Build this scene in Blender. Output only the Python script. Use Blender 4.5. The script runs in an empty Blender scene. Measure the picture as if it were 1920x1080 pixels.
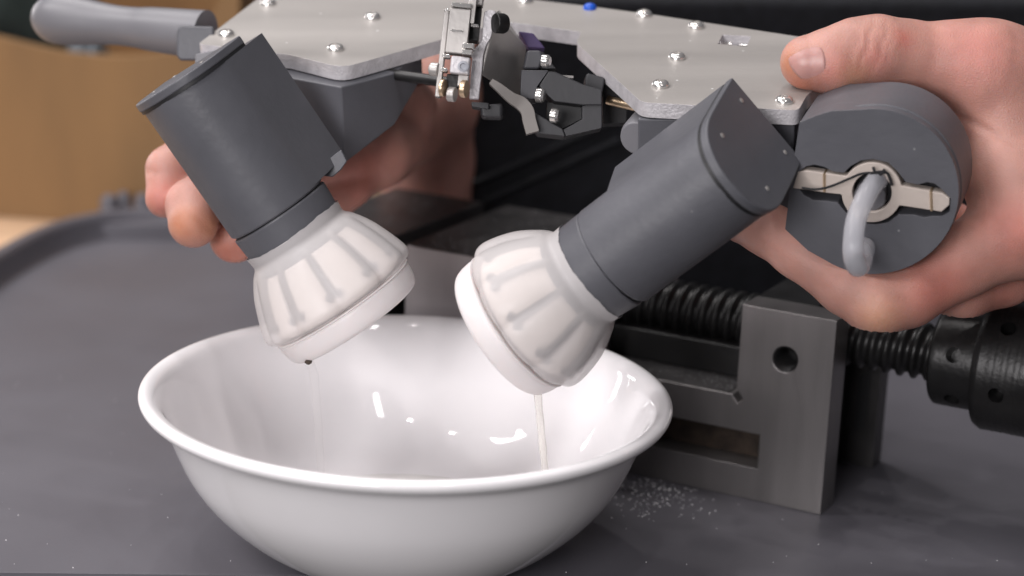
import bpy, bmesh, math, random
import numpy as np
from mathutils import Vector, Matrix
from mathutils.geometry import tessellate_polygon
random.seed(7); RNG = np.random.default_rng(7)
SC = bpy.context.scene
COL = SC.collection
S = 0.01                                   # everything below is worked out in centimetres

# ------------------------------------------------------------------ camera
FPX = 4000.0; PITCH = math.radians(15.5); ROLL = math.radians(2.5)
Fv = np.array([0, math.cos(PITCH), -math.sin(PITCH)]); U0 = np.array([0, math.sin(PITCH), math.cos(PITCH)]); X0 = np.array([1., 0, 0])
Rv = math.cos(ROLL)*X0 + math.sin(ROLL)*U0; Uv = -math.sin(ROLL)*X0 + math.cos(ROLL)*U0
CAM = np.array([0., 0., 25.08])
def ray(x, y): return Fv + (x-960)/FPX*Rv - (y-540)/FPX*Uv
def P(x, y, d): return CAM + d*ray(x, y)
def G(x, y, z=0.):
    q = ray(x, y); return CAM + q*((z-CAM[2])/q[2])
def onplane(x, y, p0, n):
    q = ray(x, y); return CAM + q*(np.dot(p0-CAM, n)/np.dot(q, n))
cam = bpy.data.cameras.new('camera'); camo = bpy.data.objects.new('camera', cam); COL.objects.link(camo)
cam.sensor_width = 36.0; cam.lens = 36.0*FPX/1920
cam.clip_start = 0.02; cam.clip_end = 60
M = Matrix.Identity(4)
for i in range(3):
    M[i][0] = Rv[i]; M[i][1] = Uv[i]; M[i][2] = -Fv[i]; M[i][3] = CAM[i]*S
camo.matrix_world = M
cam.dof.use_dof = True; cam.dof.focus_distance = 0.63; cam.dof.aperture_fstop = 8.0
SC.camera = camo

# ------------------------------------------------------------------ light
w = bpy.data.worlds.new('World'); SC.world = w; w.use_nodes = True
bg = w.node_tree.nodes['Background']; bg.inputs[0].default_value = (0.95, 0.93, 1.0, 1); bg.inputs[1].default_value = 0.085
def area(name, loc, target, sx, sy, power, col=(1, .95, .9), shape='RECTANGLE'):
    l = bpy.data.lights.new(name, 'AREA'); l.shape = shape; l.size = sx*S; l.size_y = sy*S; l.energy = power; l.color = col
    o = bpy.data.objects.new(name, l); COL.objects.link(o)
    loc = Vector(loc)*S; o.location = loc
    o.rotation_euler = (Vector(target)*S - loc).to_track_quat('-Z', 'Y').to_euler()
    return o
area('key_strip_light', (-98, 54, 115), (-4, 62, 5), 16, 44, 6.4, (1, .965, .965))
area('key_strip_light', (-74, 4, 98), (-4, 62, 5), 15, 55, 4.6, (1, .965, .965))
area('front_strip_light', (34, -22, 115), (-2, 62, 5), 6, 34, 1.9, (1, .97, .97))
for x, y, z_, sx in ((-104, 161, 38, 16), (-124, 142, 30, 7)): area('back_window_light', (x, y, z_), (0, 62, 4), sx, 44, 1.1*sx/7, (1, .975, .98))
area('ceiling_panel_light', (-52, 122, 118), (-2, 64, 3), 60, 35, 5.0, (1, .965, .96))
area('front_fill_light', (-42, -42, 34), (-4, 62, 4), 55, 30, 7.6, (1, .965, .97))  # added low fill that brightens the bowl's outside and the cups
for i, (x, y) in enumerate([(-40, 150), (10, 165), (-75, 95), (-4, -40), (-62, 12), (-8, 108)]):
    area('ceiling_spot_light', (x, y, 185), (0, 64, 5), 7, 7, 2.3, (1, .95, .93), 'DISK')
SC.view_settings.view_transform = 'Standard'; SC.view_settings.look = 'None'
SC.view_settings.exposure = 0.17; SC.view_settings.gamma = 1.0

# ------------------------------------------------------------------ materials
MATS = {}
def mat(name, col, rough=.5, metal=0., nscale=6., nvar=.12, bump=0., bscale=60., rvar=.08, stretch=(1, 1, 1), sss=0., sssr=(1, .35, .2), sssd=.004, coat=0., spec=.5, speck=None):
    m = bpy.data.materials.new(name); m.use_nodes = True; MATS[name] = m
    nt = m.node_tree; N = nt.nodes; Lk = nt.links; b = N['Principled BSDF']
    tc = N.new('ShaderNodeTexCoord'); mp = N.new('ShaderNodeMapping'); Lk.new(tc.outputs['Object'], mp.inputs[0])
    mp.inputs['Scale'].default_value = tuple(100.*s for s in stretch)          # texture space in cm
    n = N.new('ShaderNodeTexNoise'); n.inputs['Scale'].default_value = nscale/10; n.inputs['Detail'].default_value = 6; Lk.new(mp.outputs[0], n.inputs[0])
    r = N.new('ShaderNodeMapRange'); r.inputs[3].default_value = 1-nvar; r.inputs[4].default_value = 1+nvar; r.inputs[1].default_value = .3; r.inputs[2].default_value = .7
    Lk.new(n.outputs[0], r.inputs[0])
    mx = N.new('ShaderNodeMix'); mx.data_type = 'RGBA'; mx.blend_type = 'MULTIPLY'; mx.inputs[0].default_value = 1
    mx.inputs[6].default_value = (*col, 1); Lk.new(r.outputs[0], mx.inputs[7])
    out = mx.outputs[2]
    if speck:
        v = N.new('ShaderNodeTexVoronoi'); v.inputs['Scale'].default_value = speck[0]; Lk.new(tc.outputs['Object'], v.inputs[0])
        mp2 = N.new('ShaderNodeMapping'); mp2.inputs['Scale'].default_value = (100, 100, 100); Lk.new(tc.outputs['Object'], mp2.inputs[0]); Lk.new(mp2.outputs[0], v.inputs[0])
        lt = N.new('ShaderNodeMath'); lt.operation = 'LESS_THAN'; lt.inputs[1].default_value = speck[1]; Lk.new(v.outputs['Distance'], lt.inputs[0])
        m2 = N.new('ShaderNodeMix'); m2.data_type = 'RGBA'; Lk.new(lt.outputs[0], m2.inputs[0]); Lk.new(out, m2.inputs[6]); m2.inputs[7].default_value = (*speck[2], 1); out = m2.outputs[2]
    Lk.new(out, b.inputs['Base Color'])
    rr = N.new('ShaderNodeMapRange'); rr.inputs[3].default_value = max(.02, rough-rvar); rr.inputs[4].default_value = min(1, rough+rvar); Lk.new(n.outputs[0], rr.inputs[0]); Lk.new(rr.outputs[0], b.inputs['Roughness'])
    b.inputs['Metallic'].default_value = metal; b.inputs['Specular IOR Level'].default_value = spec
    if coat: b.inputs['Coat Weight'].default_value = coat; b.inputs['Coat Roughness'].default_value = .05
    if sss:
        b.inputs['Subsurface Weight'].default_value = sss; b.inputs['Subsurface Radius'].default_value = sssr; b.inputs['Subsurface Scale'].default_value = sssd
    if bump:
        n2 = N.new('ShaderNodeTexNoise'); n2.inputs['Scale'].default_value = bscale/10; n2.inputs['Detail'].default_value = 4; Lk.new(mp.outputs[0], n2.inputs[0])
        bp = N.new('ShaderNodeBump'); bp.inputs['Strength'].default_value = bump; bp.inputs['Distance'].default_value = .0006; Lk.new(n2.outputs[0], bp.inputs['Height']); Lk.new(bp.outputs[0], b.inputs['Normal'])
    return m
GREY = mat('grey_resin', (.092, .093, .106), .44, spec=.45, speck=(.9, .03, (.22, .22, .23)), nscale=4, nvar=.10, rvar=.14, bump=.16, bscale=40)
GREY2 = mat('grey_resin_light', (.165, .163, .178), .42, nscale=3, nvar=.05, bump=.08, bscale=30)
DARK = mat('dark_resin', (.030, .030, .034), .5, nscale=3, nvar=.1, bump=.1, bscale=40)
MIDG = mat('mid_dark_resin', (.055, .055, .064), .45)
BLACKP = mat('black_plastic', (.012, .012, .014), .5)
ALU = mat('brushed_aluminium', (.39, .368, .35), .42, .4, nscale=4, nvar=.10, bump=.16, bscale=160, stretch=(.12, 1, 1), rvar=.12, speck=(1.2, .045, (.8, .8, .8)))
ALUE = mat('sawn_aluminium_edge', (.56, .54, .56), .42, .25, nscale=30, nvar=.12, bump=.4, bscale=120)
STEELB = mat('bright_steel', (.74, .72, .70), .16, .8, nvar=.05)
STEELM = mat('machined_steel', (.44, .42, .405), .36, .45, nscale=10, nvar=.10, bump=.08, bscale=70, rvar=.1)
VISE = mat('ground_vise_steel', (.21, .198, .198), .32, .7, nscale=5, nvar=.22, bump=.1, bscale=180, stretch=(1, 1, .1), rvar=.1)
DKSTEEL = mat('dark_steel', (.042, .040, .041), .4, .3, nscale=8, nvar=.3, bump=.2, bscale=70)
JAWF = mat('bright_jaw_steel', (.46, .43, .435), .40, .45, nscale=4, nvar=.12, bump=.15, bscale=180, stretch=(1, 1, .1), rvar=.1)
OXIDE = mat('black_oxide_steel', (.015, .0145, .015), .36, .35, nscale=6, nvar=.35, bump=.18, bscale=70, rvar=.14)
RUST = mat('rusty_recess', (.05, .035, .026), .6, .3, nscale=20, nvar=.5, bump=.4, bscale=80)
MAT_ = mat('grey_silicone', (.114, .110, .127), .46, nscale=1.6, nvar=.06, bump=.05, bscale=50, rvar=.16)
PORC = mat('white_porcelain', (.87, .85, .865), .05, nvar=.012, rvar=.015, coat=.0)
CARD = mat('brown_cardboard', (.235, .135, .058), .8, nscale=4, nvar=.12, bump=.2, bscale=40, stretch=(1, 1, .2))
GREEN = mat('dark_green_cloth', (.012, .020, .018), .9, nvar=.4, bump=.5, bscale=30)
BLUEGREY = mat('blue_grey_cloth', (.12, .14, .16), .9, nvar=.3)
BLACKC = mat('black_case', (.0085, .009, .012), .6, nscale=20, nvar=.4, bump=.6, bscale=90, spec=.3)
PANEL = mat('pale_grey_panel', (.36, .37, .41), .5)
FLOOR = mat('dark_floor', (.02, .016, .014), .8, nvar=.5)
BEIGE = mat('beige_printed_plastic', (.47, .41, .37), .5, nvar=.05, bump=.2, bscale=60)
BLACKT = mat('black_thread', (.01, .01, .012), .8)
PURPLE = mat('purple_plastic', (.07, .045, .13), .5)
BLUE = mat('blue_plastic', (.01, .09, .55), .4)
GREYLINK = mat('dull_grey_link', (.20, .185, .175), .5, .2)
BRASS = mat('brass_roller', (.62, .47, .32), .3, .8)
LIP = mat('white_silicone', (.73, .69, .69), .5, nvar=.02, sss=.25, sssr=(1, .6, .5), sssd=.004)
CORE = mat('cream_inner_cup', (.80, .71, .65), .6, nvar=.04)
RIB = mat('grey_claw_rib', (.12, .115, .12), .6, nvar=.05)
DUST = mat('pale_dust', (.80, .79, .80), .8, nvar=.1)
NAIL = mat('finger_nail', (.54, .265, .24), .38, nscale=6, nvar=.07, sss=.3, sssd=.003, bump=.08, bscale=40, stretch=(1, 1, 1))
MILK = mat('thin_milk', (.80, .78, .76), .06, nvar=.01, rvar=.02)

def wood():
    m = mat('pale_wood', (.62, .42, .27), .5, nscale=3, nvar=.18, stretch=(.25, 1.6, 1), bump=.15, bscale=30); return m
WOOD = wood()

def translucent(name, col, alpha, rough, trans):
    m = mat(name, col, rough, nvar=.03, bump=.05, bscale=30)
    b = m.node_tree.nodes['Principled BSDF']
    b.inputs['Transmission Weight'].default_value = trans; b.inputs['IOR'].default_value = 1.35
    b.inputs['Alpha'].default_value = alpha
    return m
SHELL = translucent('frosted_silicone', (.78, .745, .745), .54, .36, 0.0)
SHEATH = translucent('soft_rib_sheath', (.30, .285, .29), .40, .6, 0.0)
HOSE = translucent('translucent_hose', (.60, .60, .64), .62, .16, .35)
LIQ = translucent('milky_liquid', (.86, .83, .78), .5, .05, .5)
LIQ2 = translucent('clear_liquid', (.80, .78, .76), .06, .05, .5)

def skin():
    m = mat('skin', (.50, .260, .213), .46, nscale=11, nvar=.11, bump=.38, bscale=210, sss=.35, sssr=(1, .36, .18), sssd=.005)
    nt = m.node_tree; N = nt.nodes; Lk = nt.links; b = N['Principled BSDF']
    at = N.new('ShaderNodeAttribute'); at.attribute_name = 'tone'
    src = b.inputs['Base Color'].links[0].from_socket
    mx = N.new('ShaderNodeMix'); mx.data_type = 'RGBA'; mx.blend_type = 'MULTIPLY'; mx.inputs[0].default_value = 1
    Lk.new(src, mx.inputs[6]); Lk.new(at.outputs['Color'], mx.inputs[7]); Lk.new(mx.outputs[2], b.inputs['Base Color'])
    return m
SKIN = skin()

# ------------------------------------------------------------------ helpers
def nrm(v): v = np.asarray(v, float); return v/np.linalg.norm(v)
def fill2d(loops):
    bm = bmesh.new(); i = 0; ed = []
    for l in loops:
        vs = [bm.verts.new((float(x), float(y), 0)) for x, y in l]
        for v in vs: v.index = i; i += 1
        ed += [bm.edges.new((vs[k], vs[(k+1) % len(vs)])) for k in range(len(vs))]
    bm.verts.index_update()
    bmesh.ops.triangle_fill(bm, use_beauty=True, use_dissolve=False, edges=ed)
    fs = [tuple(v.index for v in f.verts) for f in bm.faces]; bm.free(); return fs
class MB:
    """collects world-space (cm) vertices and faces into ONE mesh object"""
    def __init__(s): s.v = []; s.f = []
    def add(s, vs, fs):
        o = len(s.v); s.v += [tuple(map(float, v)) for v in vs]; s.f += [tuple(i+o for i in f) for f in fs]; return s
    def hull(s, pts):
        bm = bmesh.new()
        for p in pts: bm.verts.new([float(c) for c in p])
        r = bmesh.ops.convex_hull(bm, input=bm.verts)
        bmesh.ops.dissolve_limit(bm, angle_limit=.01, verts=bm.verts, edges=bm.edges)
        bm.verts.index_update(); used = {v for f in bm.faces for v in f.verts}; lst = list(used); ix = {v: i for i, v in enumerate(lst)}
        s.add([v.co for v in lst], [[ix[v] for v in f.verts] for f in bm.faces]); bm.free(); return s
    def prism(s, outer, holes, p0, ax, ay, az, t0, t1):
        """2-D outline with holes in frame (p0;ax,ay), extruded along az from t0 to t1"""
        loops = [outer]+list(holes)
        flat = [q for l in loops for q in l]
        tri = fill2d(loops)
        p0, ax, ay, az = map(np.asarray, (p0, ax, ay, az)); n = len(flat)
        vs = [p0+x*ax+y*ay+az*t for t in (t0, t1) for x, y in flat]
        fs = [tuple(t) for t in tri]+[tuple(i+n for i in reversed(t)) for t in tri]
        o = 0
        for l in loops:
            k = len(l)
            for i in range(k): fs.append((o+i, o+(i+1) % k, n+o+(i+1) % k, n+o+i))
            o += k
        return s.add(vs, fs)
    def lathe(s, o, ax, prof, n=48, fn=None, ref=None, cap=True):
        ax = nrm(ax); o = np.asarray(o, float)
        ref = np.array([0, 0, 1.]) if ref is None else np.asarray(ref, float)
        if abs(ref@ax) > .95: ref = np.array([1., 0, 0])
        u = nrm(ref-ax*(ref@ax)); v = np.cross(ax, u)
        vs = []; fs = []
        for sx, r in prof:
            for k in range(n):
                a = 2*math.pi*k/n; rr = r if fn is None else fn(sx, a, r)
                vs.append(o+ax*sx+(u*math.cos(a)+v*math.sin(a))*max(rr, 1e-4))
        for i in range(len(prof)-1):
            for k in range(n):
                a, b = i*n+k, i*n+(k+1) % n; fs.append((a, b, b+n, a+n))
        if cap:
            fs.append(tuple(range(n-1, -1, -1))); m = (len(prof)-1)*n; fs.append(tuple(range(m, m+n)))
        return s.add(vs, fs)
    def tube(s, pts, rad, n=12):
        pts = [np.asarray(p, float) for p in pts]; vs = []; fs = []; m = len(pts)
        rad = rad if hasattr(rad, '__len__') else [rad]*m
        t0 = nrm(pts[1]-pts[0]); ref = np.array([0, 0, 1.]) if abs(t0[2]) < .9 else np.array([1., 0, 0]); u = nrm(np.cross(t0, ref))
        for i, p in enumerate(pts):
            t = nrm(pts[min(i+1, m-1)]-pts[max(i-1, 0)]); u = nrm(u-t*(u@t)); v = np.cross(t, u)
            for k in range(n):
                a = 2*math.pi*k/n; vs.append(p+rad[i]*(u*math.cos(a)+v*math.sin(a)))
        for i in range(m-1):
            for k in range(n): a, b = i*n+k, i*n+(k+1) % n; fs.append((a, b, b+n, a+n))
        fs.append(tuple(range(n-1, -1, -1))); fs.append(tuple(range((m-1)*n, m*n)))
        return s.add(vs, fs)
    def box(s, p0, ax, ay, az, a, b):
        p0, ax, ay, az = map(np.asarray, (p0, ax, ay, az))
        c = [(a[0], b[0])[i]*ax+(a[1], b[1])[j]*ay+(a[2], b[2])[k]*az+p0 for i in (0, 1) for j in (0, 1) for k in (0, 1)]
        return s.add(c, [(0, 1, 3, 2), (4, 6, 7, 5), (0, 4, 5, 1), (2, 3, 7, 6), (0, 2, 6, 4), (1, 5, 7, 3)])
    def build(s, name, m, parent=None, origin=None, bevel=0., seg=2, smooth=35., subsurf=0, kind=None, label=None):
        org = parent_origin(parent) if parent is not None else (np.zeros(3) if origin is None else np.asarray(origin, float))
        me = bpy.data.meshes.new(name); me.from_pydata([((x-org[0])*S, (y-org[1])*S, (z-org[2])*S) for x, y, z in s.v], [], s.f)
        bm = bmesh.new(); bm.from_mesh(me); bmesh.ops.recalc_face_normals(bm, faces=bm.faces); bm.to_mesh(me); bm.free()
        me.materials.append(m)
        me.polygons.foreach_set('use_smooth', [True]*len(me.polygons)); me.set_sharp_from_angle(angle=math.radians(smooth)); me.update()
        o = bpy.data.objects.new(name, me); COL.objects.link(o)
        if parent is not None: o.parent = parent
        else: o.location = Vector(org)*S
        if bevel:
            b = o.modifiers.new('bevel', 'BEVEL'); b.width = bevel*S; b.segments = seg; b.limit_method = 'ANGLE'; b.angle_limit = math.radians(32); b.harden_normals = True
        if subsurf:
            q = o.modifiers.new('subsurf', 'SUBSURF'); q.levels = subsurf; q.render_levels = subsurf
        if kind: o['kind'] = kind
        if label: o['label'] = label
        return o
def parent_origin(p):
    o = np.zeros(3)
    while p is not None: o += np.array(p.location)/S; p = p.parent
    return o
def thing(name, label, cat, loc, group=None):
    o = bpy.data.objects.new(name, None); COL.objects.link(o); o.empty_display_size = .02
    o.location = Vector(loc)*S; o['label'] = label; o['category'] = cat
    if group: o['group'] = group
    return o
def tag(o, label, cat, group=None):
    o['label'] = label; o['category'] = cat
    if group: o['group'] = group
    return o
def smoothpath(pts, k=6):
    pts = np.array(pts, float); out = []
    for i in range(len(pts)-1):
        p0, p1, p2, p3 = pts[max(i-1, 0)], pts[i], pts[i+1], pts[min(i+2, len(pts)-1)]
        for t in np.linspace(0, 1, k, endpoint=False):
            out.append(.5*((2*p1)+(-p0+p2)*t+(2*p0-5*p1+4*p2-p3)*t*t+(-p0+3*p1-3*p2+p3)*t**3))
    out.append(pts[-1]); return out
def roundpoly(pts, rad, k=4):
    """2-D polygon with rounded corners; rad one number or one per corner"""
    out = []; n = len(pts); pts = [np.array(p, float) for p in pts]
    for i in range(n):
        p, a, b = pts[i], pts[i-1], pts[(i+1) % n]; r = rad[i] if hasattr(rad, '__len__') else rad
        if r <= 0: out.append(tuple(p)); continue
        la, lb = np.linalg.norm(a-p), np.linalg.norm(b-p); r = min(r, la*.45, lb*.45)
        pa, pb = p+(a-p)/la*r, p+(b-p)/lb*r
        for t in np.linspace(0, 1, k+1): out.append(tuple((1-t)**2*pa+2*t*(1-t)*p+t*t*pb))
    return out
def poly(pxs, d): return [P(x, y, d) for x, y in pxs]
ZU = np.array([0, 0, 1.]); EX = np.array([1., 0, 0]); EY = np.array([0, 1., 0])

# ------------------------------------------------------------------ surface: table, mat
t = MB().box((0, 0, 0), EX, EY, ZU, (-70, 58.9, -3.4), (90, 190, -.36)).build('table', WOOD, bevel=.1); t['kind'] = 'structure'
te = MB().box((0, 0, 0), EX, EY, ZU, (-70, 58.4, -3.5), (90, 58.88, -.37)).build('table_edge', BLACKP, t)
f = MB().box((0, 0, 0), EX, EY, ZU, (-200, -60, -78), (240, 330, -76)).build('floor', FLOOR); f['kind'] = 'structure'
mt = thing('silicone_mat', 'large grey silicone work mat with raised rim under the bowl and vise', 'mat', (8, 80, 0))
am = math.radians(4.6); mx_ = np.array([math.cos(am), math.sin(am), 0]); my_ = np.array([-math.sin(am), math.cos(am), 0])
mo = np.array([-14.47, 57.21, 0])
def ML(x, y): q_ = np.array([x, y, 0])-mo; return (q_@mx_, q_@my_)
rimw = [(45, 103), (20, 101), (0, 99.2), (-10, 98.5), (-14.5, 97.6), (-17.2, 97.1), (-19.1, 95.9), (-20.7, 93.2), (-21.7, 89), (-22.3, 84), (-22.8, 75), (-22.4, 65)]
outl = roundpoly([(-5.6, 0), (56, 0)]+[ML(*q_) for q_ in rimw], 1.0, 3)
MB().prism(outl, [], mo, mx_, my_, ZU, -.34, 0).build('mat_sheet', MAT_, mt, bevel=.06)
rimpts = smoothpath([np.array([x, y, 0.]) for x, y in rimw], 8)
mb = MB(); prof = [(-.75, -.36), (-.7, 1.0), (-.58, 1.16), (-.06, 1.2), (.06, 1.08), (.12, .9), (.2, .25), (.36, .03), (.5, -.1)]
vs = []; fs = []
for i, p in enumerate(rimpts):
    tg = nrm(rimpts[min(i+1, len(rimpts)-1)]-rimpts[max(i-1, 0)]); nn = np.array([-tg[1], tg[0], 0])   # towards the mat's inside
    for a, z in prof: vs.append(p+nn*a+ZU*z)
k = len(prof)
for i in range(len(rimpts)-1):
    for j in range(k-1): fs.append((i*k+j, i*k+j+1, (i+1)*k+j+1, (i+1)*k+j))
mb.add(vs, fs).build('mat_rim', MAT_, mt)
for (px, py, rr) in [(205, 398, .42), (232, 392, .36), (268, 396, .4), (300, 402, .36)]:
    c_ = G(px, py+30); MB().lathe(c_, ZU, [(0, rr*1.1), (1.3, rr), (1.55, rr*.75), (1.65, rr*.3)], 16).build('rim_stud', MAT_, mt)
MB().prism(roundpoly([ML(-19.6, 95.6), ML(-15.2, 96.4), ML(-15.0, 98.3), ML(-19.0, 97.8)], .5), [], mo, mx_, my_, ZU, -.05, .72).build('corner_pad', MAT_, mt, bevel=.2, seg=3)

# ------------------------------------------------------------------ background
bx = thing('cardboard_box', 'open brown cardboard box standing behind the mat', 'box', (-20, 108, -.3))
bl, br = np.array([-44., 102.1, -.35]), np.array([-13.3, 99.6, -.35]); bdir = nrm(br-bl); bdep = np.array([-bdir[1], bdir[0], 0]); BW = np.linalg.norm(br-bl)
tx = [(0, 11.), (10, 9.6), (16, 8.9), (19.3, 8.45), (21.5, 8.05), (23.5, 7.85), (26, 7.95), (28, 8.5), (29.2, 9.6), (BW, 12.5)]
top = [(float(p[0]), float(p[1])+.35) for p in smoothpath([(a, b, 0) for a, b in tx], 5)]
outer = [(0, 0), (BW, 0)]+top[::-1]
MB().prism(outer, [], bl, bdir, ZU, bdep, 0, .4).build('box_wall', CARD, bx, bevel=.05)
MB().box(bl, bdir, bdep, ZU, (0, 28, 0), (BW, 28.4, 24)).build('box_wall', CARD, bx)
MB().box(bl, bdir, bdep, ZU, (BW-.4, .42, 0), (BW, 27.98, 21)).build('box_wall', CARD, bx)
MB().box(bl, bdir, bdep, ZU, (0, .42, 0), (.4, 27.98, 21)).build('box_wall', CARD, bx)
gp = P(20, 60, 110); gp[2] = -.35
mb = MB(); vs = []; fs = []
def lump(c, rx, ry, rz, seed, amp=.16, nu=36, nv=20):
    r2 = np.random.default_rng(seed); ph = r2.uniform(0, 6.28, 8); vs = []; fs = []
    for j in range(nv+1):
        th = math.pi*j/nv
        for i in range(nu):
            a = 2*math.pi*i/nu
            q = 1+amp*(math.sin(3*a+ph[0])*math.sin(2*th+ph[1])+.6*math.sin(5*a+ph[2]+3*th)+.4*math.sin(9*a+4*th+ph[3]))
            vs.append((c[0]+rx*q*math.sin(th)*math.cos(a), c[1]+ry*q*math.sin(th)*math.sin(a), c[2]+rz*q*math.cos(th)))
    for j in range(nv):
        for i in range(nu): fs.append((j*nu+i, j*nu+(i+1) % nu, (j+1)*nu+(i+1) % nu, (j+1)*nu+i))
    return MB().add(vs, fs)
tag(lump(gp+ZU*8.0, 4.6, 4.5, 5.5, 3, .1).build('green_bag', GREEN, origin=gp), 'dark green crumpled cloth bag inside the cardboard box', 'bag')
cp = P(165, 105, 105.5); cp[2] = -.35
tag(lump(cp+ZU*4.5, 1.3, 1.5, 4.2, 5, .08).build('folded_cloth', BLUEGREY, origin=cp), 'blue grey bundle of cloth at the box rim beside the green bag', 'cloth')

cs = thing('black_case', 'large black fabric case standing behind the vise', 'case', (20, 112, -.3))
c0 = np.array([-2.0, 84.6, -.0]); ca = math.radians(14.0); cx = np.array([math.cos(ca), math.sin(ca), 0]); cy = np.array([-math.sin(ca), math.cos(ca), 0])
MB().box(c0, cx, cy, ZU, (0, 0, 0), (62, 20, 13.5)).build('case_body', BLACKC, cs, bevel=.35, seg=4)
def cz(px, py): w = onplane(px, py, c0-cy*.2, cy)-c0; return w
for (a, b) in [((870, 352), (1160, 222)), ((905, 378), (1160, 262))]:
    pa, pb = cz(*a)+c0, cz(*b)+c0
    MB().tube([pa+(pb-pa)*q for q in np.linspace(0, 1, 5)], .16, 10).build('piping', BLACKC, cs)
pn = thing('grey_panel', 'pale grey panel edge above the black case', 'panel', (30, 125, -.3))
def zat(x, y, Y): q_ = ray(x, y); return CAM+q_*(Y/q_[1])
for xa, xb in ((1370, 1465), (1480, 2100)):
    MB().box((0, 0, 0), EX, EY, ZU, (zat(xa, 0, 125)[0], 125, -.35), (zat(xb, 0, 125)[0], 127, 22)).build('panel_board', PANEL, pn, bevel=.1)

# ------------------------------------------------------------------ vise
va = G(1538, 966); e1 = nrm(G(1160, 883)-va); e2 = np.array([-e1[1], e1[0], 0]); e2 = e2 if e2[1] > 0 else -e2
vise = thing('machine_vise', 'grey steel toolmaker vise with black screw and knob behind the bowl', 'vise', va+e1*10+e2*3)
VB = (va, e1, e2, ZU)
HT = 6.55; BT = 3.48
out = [(0, .0), (20.6, 0), (20.6, BT), (3.32, BT), (3.12, BT-.28), (2.94, BT-.12), (3.2, BT+.22), (3.2, HT), (0, HT)]
slot = [(2.28, 1.12), (6.2, 1.12), (6.2, 2.28), (2.28, 2.28)]
hole = [(1.61+.43*math.cos(a), 4.98+.43*math.sin(a)) for a in np.linspace(0, 2*math.pi, 32, endpoint=False)]
mb = MB(); mb.prism(out, [slot, hole], va, e1, ZU, e2, 0, 1.25)
mb.build('vise_body', VISE, vise, bevel=.035)
mb = MB()
mb.box(*VB, (1.1, 1.26, 0), (20.6, 5.2, BT)); mb.box(*VB, (1.1, 1.26, BT), (3.18, 5.2, HT-.004)); fl = MB(); fl.box(*VB, (0, 5.21, 0), (20.6, 6.1, BT)); fl.box(*VB, (0, 5.21, BT-.1), (3.18, 6.1, HT))
fl.build('rear_flange', DKSTEEL, vise, bevel=.03)
mb.build('vise_core', OXIDE, vise, bevel=.03)
MB().box(*VB, (2.3, 1.0, 1.14), (6.18, 1.24, 2.26)).build('slot_floor', RUST, vise)
MB().prism([(.35, 1.5), (.75, 1.2), (.75, 3.2), (.35, 3.5)], [], va, e1, ZU, e2, 5.17, 5.205).build('flange_slot', BLACKP, vise)
MB().lathe(va+e1*1.61+ZU*4.98+e2*.04, e2, [(0, .43), (1.2, .43)], 32, fn=lambda s_, a, r: r-.05*abs(math.sin((s_*5+a/2)*math.pi)), cap=False)
hp = []
for i in range(25): hp.append((.03+i*.05, .425-.06*(i % 2)))
MB().lathe(va+e1*1.61+ZU*4.98, e2, hp, 32, cap=False).build('threaded_hole', OXIDE, vise)  # lining darker than the body: the hole's shade is in its colour
MB().box(*VB, (3.45, .04, BT+.002), (8.55, 1.68, BT+.03)).build('ledge', DKSTEEL, vise, bevel=.01)
MB().box(*VB, (3.22, 1.7, BT+.002), (8.6, 5.0, 4.55)).build('slide_bar', OXIDE, vise, bevel=.06)
jm = MB().box(*VB, (8.6, -.01, BT+.004), (15.75, 7.4, HT)).build('moving_jaw', JAWF, vise, bevel=.05)
MB().box(*VB, (8.62, .02, HT+.002), (15.73, 7.38, HT+.035)).build('jaw_top', DKSTEEL, jm, bevel=.01)
jf = MB().box(*VB, (16.7, -.01, BT+.004), (20.6, 7.4, HT)).build('fixed_jaw', DKSTEEL, vise, bevel=.05)
sa = va+e2*2.85+ZU*5.2
def thr(s_, a, r):
    q = (s_/.46+a/(2*math.pi)) % 1.0
    return r-.17*max(0, min(1, (abs(q-.5)*2-.25)/.45))
sp = [(x, .93) for x in np.arange(-2.7, 9.0, .0575)]
MB().lathe(sa, e1, sp, 40, fn=thr).build('screw_rod', OXIDE, vise, smooth=60)
col_ = MB().lathe(sa, -e1, [(2.6, 1.0), (2.6, 1.42), (2.64, 1.52), (2.72, 1.59)]+[(2.78+i*.07, 1.6) for i in range(22)], 120).build('knob_collar', OXIDE, vise, smooth=60)
kn = MB().lathe(sa, -e1, [(4.1, 1.5), (4.15, 2.02), (4.35, 2.13)]+[(4.4+i*.08, 2.13) for i in range(60)]+[(9.2, 1.9), (9.3, .5)], 120,
     fn=lambda s_, a, r: r+(.022*math.sin(a*60+s_*24)*math.sin(a*60-s_*24) if 4.4 < s_ < 9.1 else 0)).build('knurled_knob', OXIDE, vise, smooth=60)
def drill(o, cutter):
    b = o.modifiers.new('drill', 'BOOLEAN'); b.operation = 'DIFFERENCE'; b.solver = 'EXACT'; b.object = cutter
    bpy.context.view_layer.update(); dg = bpy.context.evaluated_depsgraph_get()
    me = bpy.data.meshes.new_from_object(o.evaluated_get(dg)); o.modifiers.clear(); o.data = me
    me.polygons.foreach_set('use_smooth', [True]*len(me.polygons)); me.set_sharp_from_angle(angle=math.radians(30)); me.update()
    bpy.data.objects.remove(cutter, do_unlink=True)
for o_, s_, rr, of in ((col_, 3.45, 1.6, .85), (kn, 5.05, 2.13, .35)):
    cut = MB()
    for k in range(6):
        a = 2*math.pi*k/6+of; v = np.cross(e1, ZU); dr = ZU*math.cos(a)+v*math.sin(a)
        cut.lathe(sa-e1*s_+dr*(rr-.75), dr, [(0, .25), (1.2, .25)], 20)
    drill(o_, cut.build('cutter', OXIDE, None, origin=parent_origin(vise)))

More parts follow.
